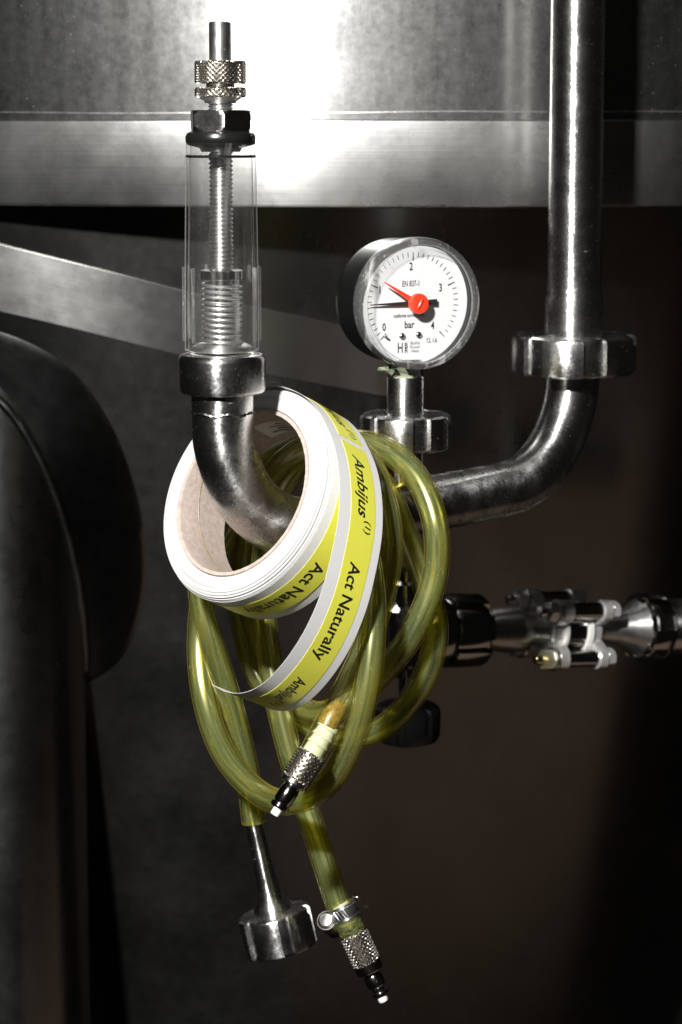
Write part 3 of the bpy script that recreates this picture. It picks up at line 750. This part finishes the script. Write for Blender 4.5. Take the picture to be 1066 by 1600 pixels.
def strip_text(path, body, s0, size, across, shear=0.0, parent=None, sx=1.0, bold=.016):
    """letters run down the strip, tops towards its far edge"""
    V, F = text2d(body, 1.0, shear, 'LEFT', sx, bold)
    P = np.array([rp(r, a, 0) for a, r in path]); S = np.r_[0, np.cumsum(np.linalg.norm(np.diff(P, axis=0), axis=1))]
    A_ = [q[0] for q in path]; R_ = [q[1] for q in path]
    out_ = []
    for x, y in V:
        s = s0 + x * size; a = np.interp(s, S, A_); r = np.interp(s, S, R_) + .00034
        out_.append(rp(r, a, -RWID * across - y * size))
    build('lettering', out_, F, M['ink'], parent or lr, smooth=False)
def arc_at(path, px, py, off):            # arc length of the path point nearest a photo point
    best = None; P = np.array([rp(r, a, off) for a, r in path]); S = np.r_[0, np.cumsum(np.linalg.norm(np.diff(P, axis=0), axis=1))]
    q = P - CAM; x = CX + FPX * (q @ CR) / (q @ CF); y = CY - FPX * (q @ CU) / (q @ CF)
    return S[np.argmin((x - px) ** 2 + (y - py) ** 2)]
mid_o = -RWID * .55
fine, LL = sub(loose, 0, 9, 600)
sgap = arc_at(fine, 549, 693, mid_o)
pth, _ = sub(loose, 0, sgap - .0014, 60); l1 = sticker(pth, 'label', 'yellow label cut off above the gap near the top of the roll')
pth, _ = sub(loose, sgap + .0014, LL - .011, 140); l2 = sticker(pth, 'label', 'long yellow label printed Ambijus and Act Naturally on the loose strip')
TS = .0098
sA = arc_at(fine, 553, 716, mid_o); sA1 = arc_at(fine, 565, 806, mid_o); sB = arc_at(fine, 556, 881, mid_o); sB1 = arc_at(fine, 505, 1035, mid_o); sC = arc_at(fine, 482, 1066, mid_o)
def fit_sx(body, size, L, shear=0.0):
    V, F = text2d(body, 1.0, shear, 'LEFT'); return L / (size * max(v[0] for v in V))
sxA = fit_sx('Ambijus', TS, sA1 - sA); sxB = fit_sx('Act Naturally', TS, sB1 - sB)
strip_text(fine, 'Ambijus', sA, TS, .53, .22, l2, sxA)
strip_text(fine, '(1)', sA1 + .0013, TS * .55, .66, .1, l2, 1.0)
strip_text(fine, 'Act Naturally', sB, TS, .53, 0, l2, sxB)
sC1 = arc_at(fine, 436, 1089, mid_o); kC = (sC1 - sC) / (sA1 - sA)
strip_text(fine, 'Ambijus', sC, TS, .53, .22, l2, sxA * kC)
strip_text(fine, '(1)', sC1 + .0008, TS * .55, .66, .1, l2, 1.0)
sD = arc_at(fine, 508, 640, mid_o); sD1 = arc_at(fine, 533, 668, mid_o)
strip_text(fine, 'Ambijus', sD1 - (sA1 - sA), TS, .53, .22, l1, sxA)
strip_text(fine, '(1)', sD1 + .0013, TS * .55, .66, .1, l1, 1.0)
wound = [(R(a), ROUT + .0003) for a in np.linspace(-60, -205, 200)]
l3 = sticker(wound, 'label', 'yellow label printed Act Naturally still wound on the roll', -.0012)
sW = arc_at(wound, 500, 880, mid_o); sW1 = arc_at(wound, 385, 957, mid_o)
strip_text(wound, 'Act Naturally', sW, TS, .55, 0, l3, fit_sx('Act Naturally', TS, max(.03, sW1 - sW)))
# stock label stuck inside the core
a_c = to_ar(RC + RE1)[0]
rows = [[rp(RIN - .00015, R(a), -o) for a in np.linspace(8, 40, 20)] for o in np.linspace(.010, .0235, 3)]
gg = grid(rows, False); st = build('stock_sticker', *gg[:2], M['paper'], core, gg[2], label='small white printed sticker inside the cardboard core')
parts = []
for k, (a, b_, o, h_) in enumerate(((11, 22, .0125, .0008), (12, 30, .0150, .0007), (11, 26, .0175, .0012), (14, 34, .0200, .0010), (15, 24, .0220, .0007))):
    aa = np.linspace(a, b_, 8)
    parts.append(grid([[rp(RIN - .0003, R(q), -o - s * h_ / 2) for q in aa] for s in (-1, 1)], False)[:2])
V_, F_, _ = join(*parts); build('print', V_, F_, M['ink'], st)

# ================================================================== HOSES
HR = .0060
def hose_parts(rt, pts, start_cut=0, end_cut=0, n=14):
    P = smooth_path(catmull([W(*p) for p in pts], n), 8)
    gg = tube(P, HR, 28); o = build('hose_wall', *gg[:2], M['hose'], rt, gg[2])
    gg = tube(P[start_cut:len(P) - end_cut], HR * .84, 24); build('bore', *gg[:2], M['hosecore'], o, gg[2])
    return P
h1 = [(489, 1177, .8885), (505, 1146, .8905), (522, 1114, .894), (546, 1068, .906), (578, 995, .919), (603, 910, .925), (610, 840, .927), (598, 775, .932), (562, 706, .958), (508, 692, .970), (455, 712, .980), (405, 775, 1.000), (378, 860, 1.022),
      (376, 960, 1.025), (402, 1055, 1.018), (455, 1118, 1.002), (525, 1150, .985), (597, 1138, .968), (655, 1075, .956), (682, 990, .950), (663, 912, .952), (632, 830, .952), (604, 768, .948), (562, 722, .975), (500, 712, .997), (430, 745, 1.008), (368, 810, 1.006),
      (325, 900, 1.004), (311, 1000, 1.002), (319, 1090, .990), (348, 1175, .968), (400, 1236, .944), (448, 1254, .924), (510, 1226, .909), (554, 1148, .898), (577, 1050, .897), (583, 955, .904), (577, 870, .920), (560, 785, .938), (530, 722, .966), (480, 716, .990), (436, 775, 1.000), (414, 860, .998),
      (412, 950, .990), (425, 1050, .979), (446, 1150, .972), (472, 1240, .968), (500, 1325, .961), (526, 1407, .955), (533, 1424, .9535)]
ho1 = root('green_hose', tuple(W(500, 1155, .89)), 'coiled translucent yellow green hose with a knurled coupling at both ends', 'hose')
P1 = hose_parts(ho1, h1, 31, 8)
h2 = [(397, 1285, .987), (388, 1215, .988), (364, 1110, .987), (333, 1010, .984), (313, 930, .986), (318, 860, .995), (352, 785, 1.006), (415, 725, 1.004), (490, 693, .988), (555, 690, .972), (605, 704, .960), (650, 744, .948), (679, 812, .938), (681, 895, .934), (648, 983, .934), (603, 1046, .944), (552, 1092, .958),
      (492, 1116, .982), (440, 1078, 1.000), (404, 1000, 1.010), (385, 920, 1.012), (384, 850, 1.018), (405, 790, 1.018)]
ho2 = root('green_hose', tuple(W(397, 1285, .987)), 'translucent green hose leading down to a steel union adapter at its lower end', 'hose')
P2 = hose_parts(ho2, h2)

# coupling bodies on the hose ends, built along an axis
def axis_lathe(prof, P0, A, s, parent, name, mat, seg=40, **k):
    gg = lathe([(r * s, z * s) for r, z in prof], P0, A, seg, **k); return build(name, *gg[:2], M[mat], parent, gg[2])
# front coupling (in front of the loop)
q0 = W(489, 1176, .8885); q1 = W(431, 1270, .880); A1 = unit(q1 - q0); s1 = mpp(q0)
k_ = float(np.linalg.norm(q1 - q0) / (np.hypot(489 - 431, 1176 - 1270) * s1)) * s1
axis_lathe([(14, -52), (17, -49), (18.8, -42), (15.8, -41), (16, -34), (18.8, -27), (15.8, -26), (16, -20), (18.8, -13), (16.5, -12), (17, 2)], q0, A1, s1, ho1, 'barbed_insert', 'insert')
gg = tube(P1[19:37], [HR * .80] * 13 + [HR * k for k in (.76, .68, .55, .36, .12)], 24); build('residue', *gg[:2], M['bore'], ho1, gg[2])
knurl(q0, A1, 22.5 * s1, 2 * s1, 50 * s1, 19, 4.6 * s1, mat=M['bright'], parent=ho1, name='knurled_sleeve', k=.8)
axis_lathe([(20, 50), (22.5, 51), (22.5, 57), (21, 59), (14, 60)], q0, A1, s1, ho1, 'sleeve_lip', 'bright')
axis_lathe([(13, 58), (14, 64), (15, 66), (15, 88), (13.6, 90), (13.6, 92), (15.5, 93), (15.5, 98), (13, 101), (8, 102)], q0, A1, s1, ho1, 'nipple', 'chrome')
axis_lathe([(7, 100), (7.4, 101), (7.4, 111), (6.6, 113)], q0, A1, s1, ho1, 'nylon_pin', 'white', 24)
# lower coupling with its worm clamp
q0 = W(545, 1443, .952); q1 = W(598, 1560, .946); A2 = unit(q1 - q0); s2 = mpp(q0)
axis_lathe([(13, -34), (15, -30), (15, 0)], q0, A2, s2, ho1, 'barbed_insert', 'insert')
axis_lathe([(20.5, -22), (21, -16), (21, 14), (19, 16)], q0, A2, s2, ho1, 'hose_end', 'hosecore')
knurl(q0, A2, 21.5 * s2, 16 * s2, 66 * s2, 19, 4.6 * s2, mat=M['bright'], parent=ho1, name='knurled_sleeve', k=.8)
axis_lathe([(20, 66), (22, 67), (22, 80), (20, 82), (11, 82)], q0, A2, s2, ho1, 'sleeve_lip', 'chrome')
axis_lathe([(10.5, 82), (10.5, 86), (14, 87), (15, 89), (15, 104), (13, 107), (9.5, 109), (9.5, 115), (13, 116), (13.5, 118), (13, 120), (8, 121)], q0, A2, s2, ho1, 'nipple', 'chrome')
axis_lathe([(7.6, 120), (8, 121), (8, 130), (7, 132)], q0, A2, s2, ho1, 'nylon_pin', 'white', 24)
hc = root('hose_clamp', tuple(W(537, 1424, .953)), 'slotted steel worm drive clamp round the lower end of the green hose', 'hose clamp')
X2, Y2, _ = frame(A2); c2 = W(537.5, 1424, .9532)
gg = lathe([(22.5 * s2, -12 * s2), (23.4 * s2, -11.2 * s2), (23.4 * s2, 11.2 * s2), (22.5 * s2, 12 * s2), (21.5 * s2, 11.5 * s2), (21.5 * s2, -11.5 * s2)], c2, A2, 64, capa=False, capb=False); build('band', *gg[:2], M['satin'], hc, gg[2])
vw = unit(CAM - c2); vw = unit(vw - A2 * (vw @ A2)); sd = np.cross(A2, vw)
if sd[0] < 0: sd = -sd
for k in range(9):                     # worm slots pressed into the band
    t = R(-42 + 12.5 * k); u = vw * math.cos(t) + sd * math.sin(t); v = -vw * math.sin(t) + sd * math.cos(t)
    dv = unit(A2 + v * .28)
    V_, F_, U_ = box(c2 + u * 23.5 * s2, v * 1.2 * s2, dv * 7.5 * s2, u * .45 * s2, .00012); build('slot', V_, F_, M['rubber'], hc, U_)
    V_, F_, U_ = box(c2 + u * 23.7 * s2 + v * 2.3 * s2, v * .8 * s2, dv * 8.2 * s2, u * .55 * s2, .00012); build('rib', V_, F_, M['bright'], hc, U_)
sdl = -sd
hcen = c2 + sdl * 30 * s2 + vw * 6 * s2 + A2 * 2 * s2
ax_s = unit(-vw * .35 + A2 * .75 - sd * .12)
# screw seen nearly end-on, with its housing behind
es = unit(vw * .80 - A2 * .55 - sd * .10)
gg = lathe(bev(10.5 * s2, -2 * s2, 9 * s2, 1.6 * s2), hcen, es, 32); build('screw_head', *gg[:2], M['satin'], hc, gg[2])
gg = lathe([(12 * s2, -44 * s2), (13 * s2, -42 * s2), (13 * s2, -4 * s2), (12 * s2, -2 * s2)], hcen, es, 32); build('screw_housing', *gg[:2], M['chrome'], hc, gg[2])
xs, ys, _ = frame(es)
# curled housing lip round the screw head
lips = []
ang0 = math.atan2((-sdl) @ ys, (-sdl) @ xs)
for t in np.linspace(R(55), R(305), 40):
    lips.append(hcen + (xs * math.cos(ang0 + t) + ys * math.sin(ang0 + t)) * 15.5 * s2)
lips = [lips[0] - sdl * 9 * s2 - A2 * 3 * s2] + lips + [lips[-1] - sdl * 13 * s2 + A2 * 1 * s2]
rows = [[p + es * o - unit(p - hcen) * th for p in lips] for o, th in ((-14 * s2, 0), (5 * s2, 0), (5 * s2, 1.6 * s2), (-14 * s2, 1.6 * s2))]
gg = grid(rows, False, wrapv=True); build('housing_lip', *gg[:2], M['bright'], hc, gg[2])
tail = [c2 + sd * 21 * s2 - A2 * 14 * s2 + vw * 3 * s2, c2 + sd * 27 * s2 - A2 * 12 * s2 + vw * 4 * s2, c2 + sd * 27 * s2 - A2 * 4 * s2 + vw * 4 * s2, c2 + sd * 30 * s2 + A2 * 6 * s2 + vw * 3 * s2, c2 + sd * 36 * s2 + A2 * 8 * s2 + vw * 3 * s2]
tl = catmull(tail, 6)
rows = [[p + vw * o + sd * e for p in tl] for o, e in ((-7 * s2, 0), (7 * s2, 0), (7 * s2, 2.2 * s2), (-7 * s2, 2.2 * s2))]
gg = grid(rows, False, wrapv=True); build('band_tail', *gg[:2], M['bright'], hc, gg[2])

# steel adapter on the other hose
ad0 = W(392, 1268, .9875); ad1 = W(427, 1425, .982); AA = unit(ad1 - ad0); sa = mpp(ad0); AL = float(np.linalg.norm(ad1 - ad0)) / sa
ad = root('union_adapter', tuple(ad1), 'flared steel hose adapter with slotted union nut hanging from the green hose', 'adapter')
axis_lathe([(12, -34), (15.5, -26), (13, -25), (13, 0), (13, 8), (14, 40), (15, 80), (17, 115), (21, 140), (27, AL - 14), (31, AL - 4), (31, AL + 8)], ad0, AA, sa, ad, 'flared_tube', 'pipe', 48)
union_nut('union_nut', ad1 + AA * (-1 * sa), 58 * sa, 62 * sa, 29 * sa, ad, M['nut'], 6, 12, .0018, 9, A=AA, chamf=.0016, ref=(0, 1, 0))
gg = lathe([(30 * sa, 4 * sa), (52 * sa, 6 * sa), (52 * sa, 59 * sa), (20 * sa, 60 * sa)], ad1, AA, 40); build('liner', *gg[:2], M['chrome'], ad, gg[2])

# ================================================================== VALVE LINE on the right
TH = R(28)
VA = unit([math.cos(TH), math.sin(TH), -.10]); VB = np.array([-math.sin(TH), math.cos(TH), 0])
VZ = np.cross(VA, VB); VO = W(843, 983, 1.20); svl = mpp(VO); mm = .001
vl = root('flanged_valve', tuple(VO), 'bolted two flange steel valve in a horizontal line right of the hoses', 'valve')
def vlathe(prof, name, mat, par=vl, seg=48, **k):
    gg = lathe([(r * mm, z * mm) for r, z in prof], VO, fr=(VB, VZ, VA), seg=seg, **k); return build(name, *gg[:2], M[mat], par, gg[2])
def flange(name, z0, z1):
    # four-eared plate: outline of a rounded cross
    ears = [(math.atan2(b_, a) % (2 * pi)) for a, b_ in ((17, 14), (-17, 14), (-17, -14), (17, -14))]
    out_ = []
    for j in range(96):
        t = 2 * pi * j / 96; r = 13.5
        for e in ears:
            dt = abs((t - e + pi) % (2 * pi) - pi)
            # circle of radius 7 centred 23 mm out
            disc = 42 - (22 * math.sin(dt)) ** 2
            if disc > 0 and dt < pi / 2: r = max(r, 22 * math.cos(dt) + math.sqrt(disc))
        out_.append((r * math.cos(t), r * math.sin(t)))
    rows = []
    for z, k in ((z0, .95), (z0 + .8, 1), (z1 - .8, 1), (z1, .95)):
        rows.append([VO + (VB * a + VZ * b_) * mm * k + VA * z * mm for a, b_ in out_])
    gg = grid(rows, True, True, True); return build(name, *gg[:2], M['blasted'], vl, gg[2], sharp=30)
flange('flange', 1, 8.5); flange('flange', 29, 36)
for a in (-17, 17):
    for z in (-14, 14):
        c = VO + VB * a * mm + VZ * z * mm
        gg = lathe([(r * mm, q * mm) for r, q in ((2.4, -13), (2.9, -12.4), (3, -12), (3, -6), (3, 38), (2.6, 39))], c, VA, 20); bo = build('bolt', *gg[:2], M['bright'], vl, gg[2])
        hexnut(c, VA, 6.2 * mm, -7.5 * mm, -1.5 * mm, bo, M['blasted'], phase=10 + a, name='bolt_nut')
        gg = lathe([(7 * mm, -1.5 * mm), (7 * mm, .9 * mm)], c, VA, 24); build('washer', *gg[:2], M['satin'], bo, gg[2])
        hexnut(c, VA, 6 * mm, 36.2 * mm, 41 * mm, bo, M['blasted'], phase=20, name='bolt_head')
        gg = lathe([(5 * mm, 8.6 * mm), (5 * mm, 28.8 * mm)], c, VA, 20); build('spacer', *gg[:2], M['chrome'], bo, gg[2])
vlathe([(12, 8.6), (15.6, 9), (15.8, 10), (15.6, 11.2), (12, 11.5)], 'gasket', 'gasket')
vlathe([(12, 24.5), (15.6, 24.8), (15.8, 26.5), (15.6, 28.4), (12, 28.8)], 'gasket', 'gasket')
vlathe([(12, 11.4), (14.5, 11.6), (14.5, 24.4), (12, 24.6)], 'valve_body', 'chrome')
vlathe([(7.5, -46), (8.5, -44), (12.0, -34), (13.8, -20), (13.2, -15), (10.2, -10), (9.6, -6), (9.6, 0), (10, 1.2)], 'inlet_tube', 'satin')
vlathe([(9, 35), (8.6, 44), (9.5, 54), (13, 64), (17.5, 71), (18, 74), (17, 75)], 'outlet_cone', 'satin')
un = root('union_coupling', tuple(VO + VA * .075), 'dark slotted steel union at the right edge beyond the flanged valve', 'union coupling')
gg = None
rows_o = VO + VA * .0690
union_nut('union_nut', rows_o, .0205, .017, .0178, un, M['chrome'], 6, 40, .003, 13, A=VA)
gg = lathe([(.0172, .004), (.0172, .12)], rows_o, VA, 40); build('tube', *gg[:2], M['pipe'], un, gg[2])
ul = root('union_coupling', tuple(VO - VA * .05), 'black looking slotted steel union between the hoses and the flanged valve', 'union coupling')
union_nut('union_nut', VO - VA * .066, .0212, .024, .0105, ul, M['chrome'], 6, 15, .003, 11, A=VA)
gg = lathe([(r * mm, z * mm) for r, z in ((12, -104), (16.5, -100), (16.5, -92), (13, -88), (13, -82), (19.5, -80), (20, -78), (20, -70), (19, -67), (12, -66))], VO, VA, 48); build('liner', *gg[:2], M['chrome'], ul, gg[2])
# drain valve with black hand knob, half hidden behind the hoses
DV = W(637, 985, 1.148); sd_ = mpp(DV); Dz = lambda py: zpix(DV[0], DV[1], py)
dvr = root('drain_valve', (DV[0], DV[1], Dz(1165)), 'small steel drain valve with black star knob below, behind the coiled hoses', 'valve')
dvb = np.array([DV[0], DV[1], 0.0])
gg = lathe([(r * sd_, Dz(y)) for r, y in ((14, 1105), (14, 1060), (22, 1056), (22, 1040), (16, 1036), (16, 1020), (34, 1012), (36, 950), (26, 944), (20, 940), (20, 930), (26, 928), (26, 910), (18, 906), (18, 890))], dvb, seg=40); build('valve_body', *gg[:2], M['chrome'], dvr, gg[2])
rows = []
for r, y in ((30, 1100), (44, 1101), (51, 1106), (53, 1113), (52, 1146), (48, 1154), (36, 1158), (12, 1158)):
    rows.append([(dvb[0] + (r * (1 - .09 * (math.cos(7 * t) > .72) * (r > 40))) * sd_ * math.cos(t), dvb[1] + (r * (1 - .09 * (math.cos(7 * t) > .72) * (r > 40))) * sd_ * math.sin(t), Dz(y)) for t in np.linspace(0, 2 * pi, 140, endpoint=False)])
gg = grid(rows[::-1], True, True, True); build('star_knob', *gg[:2], M['plastic'], dvr, gg[2])
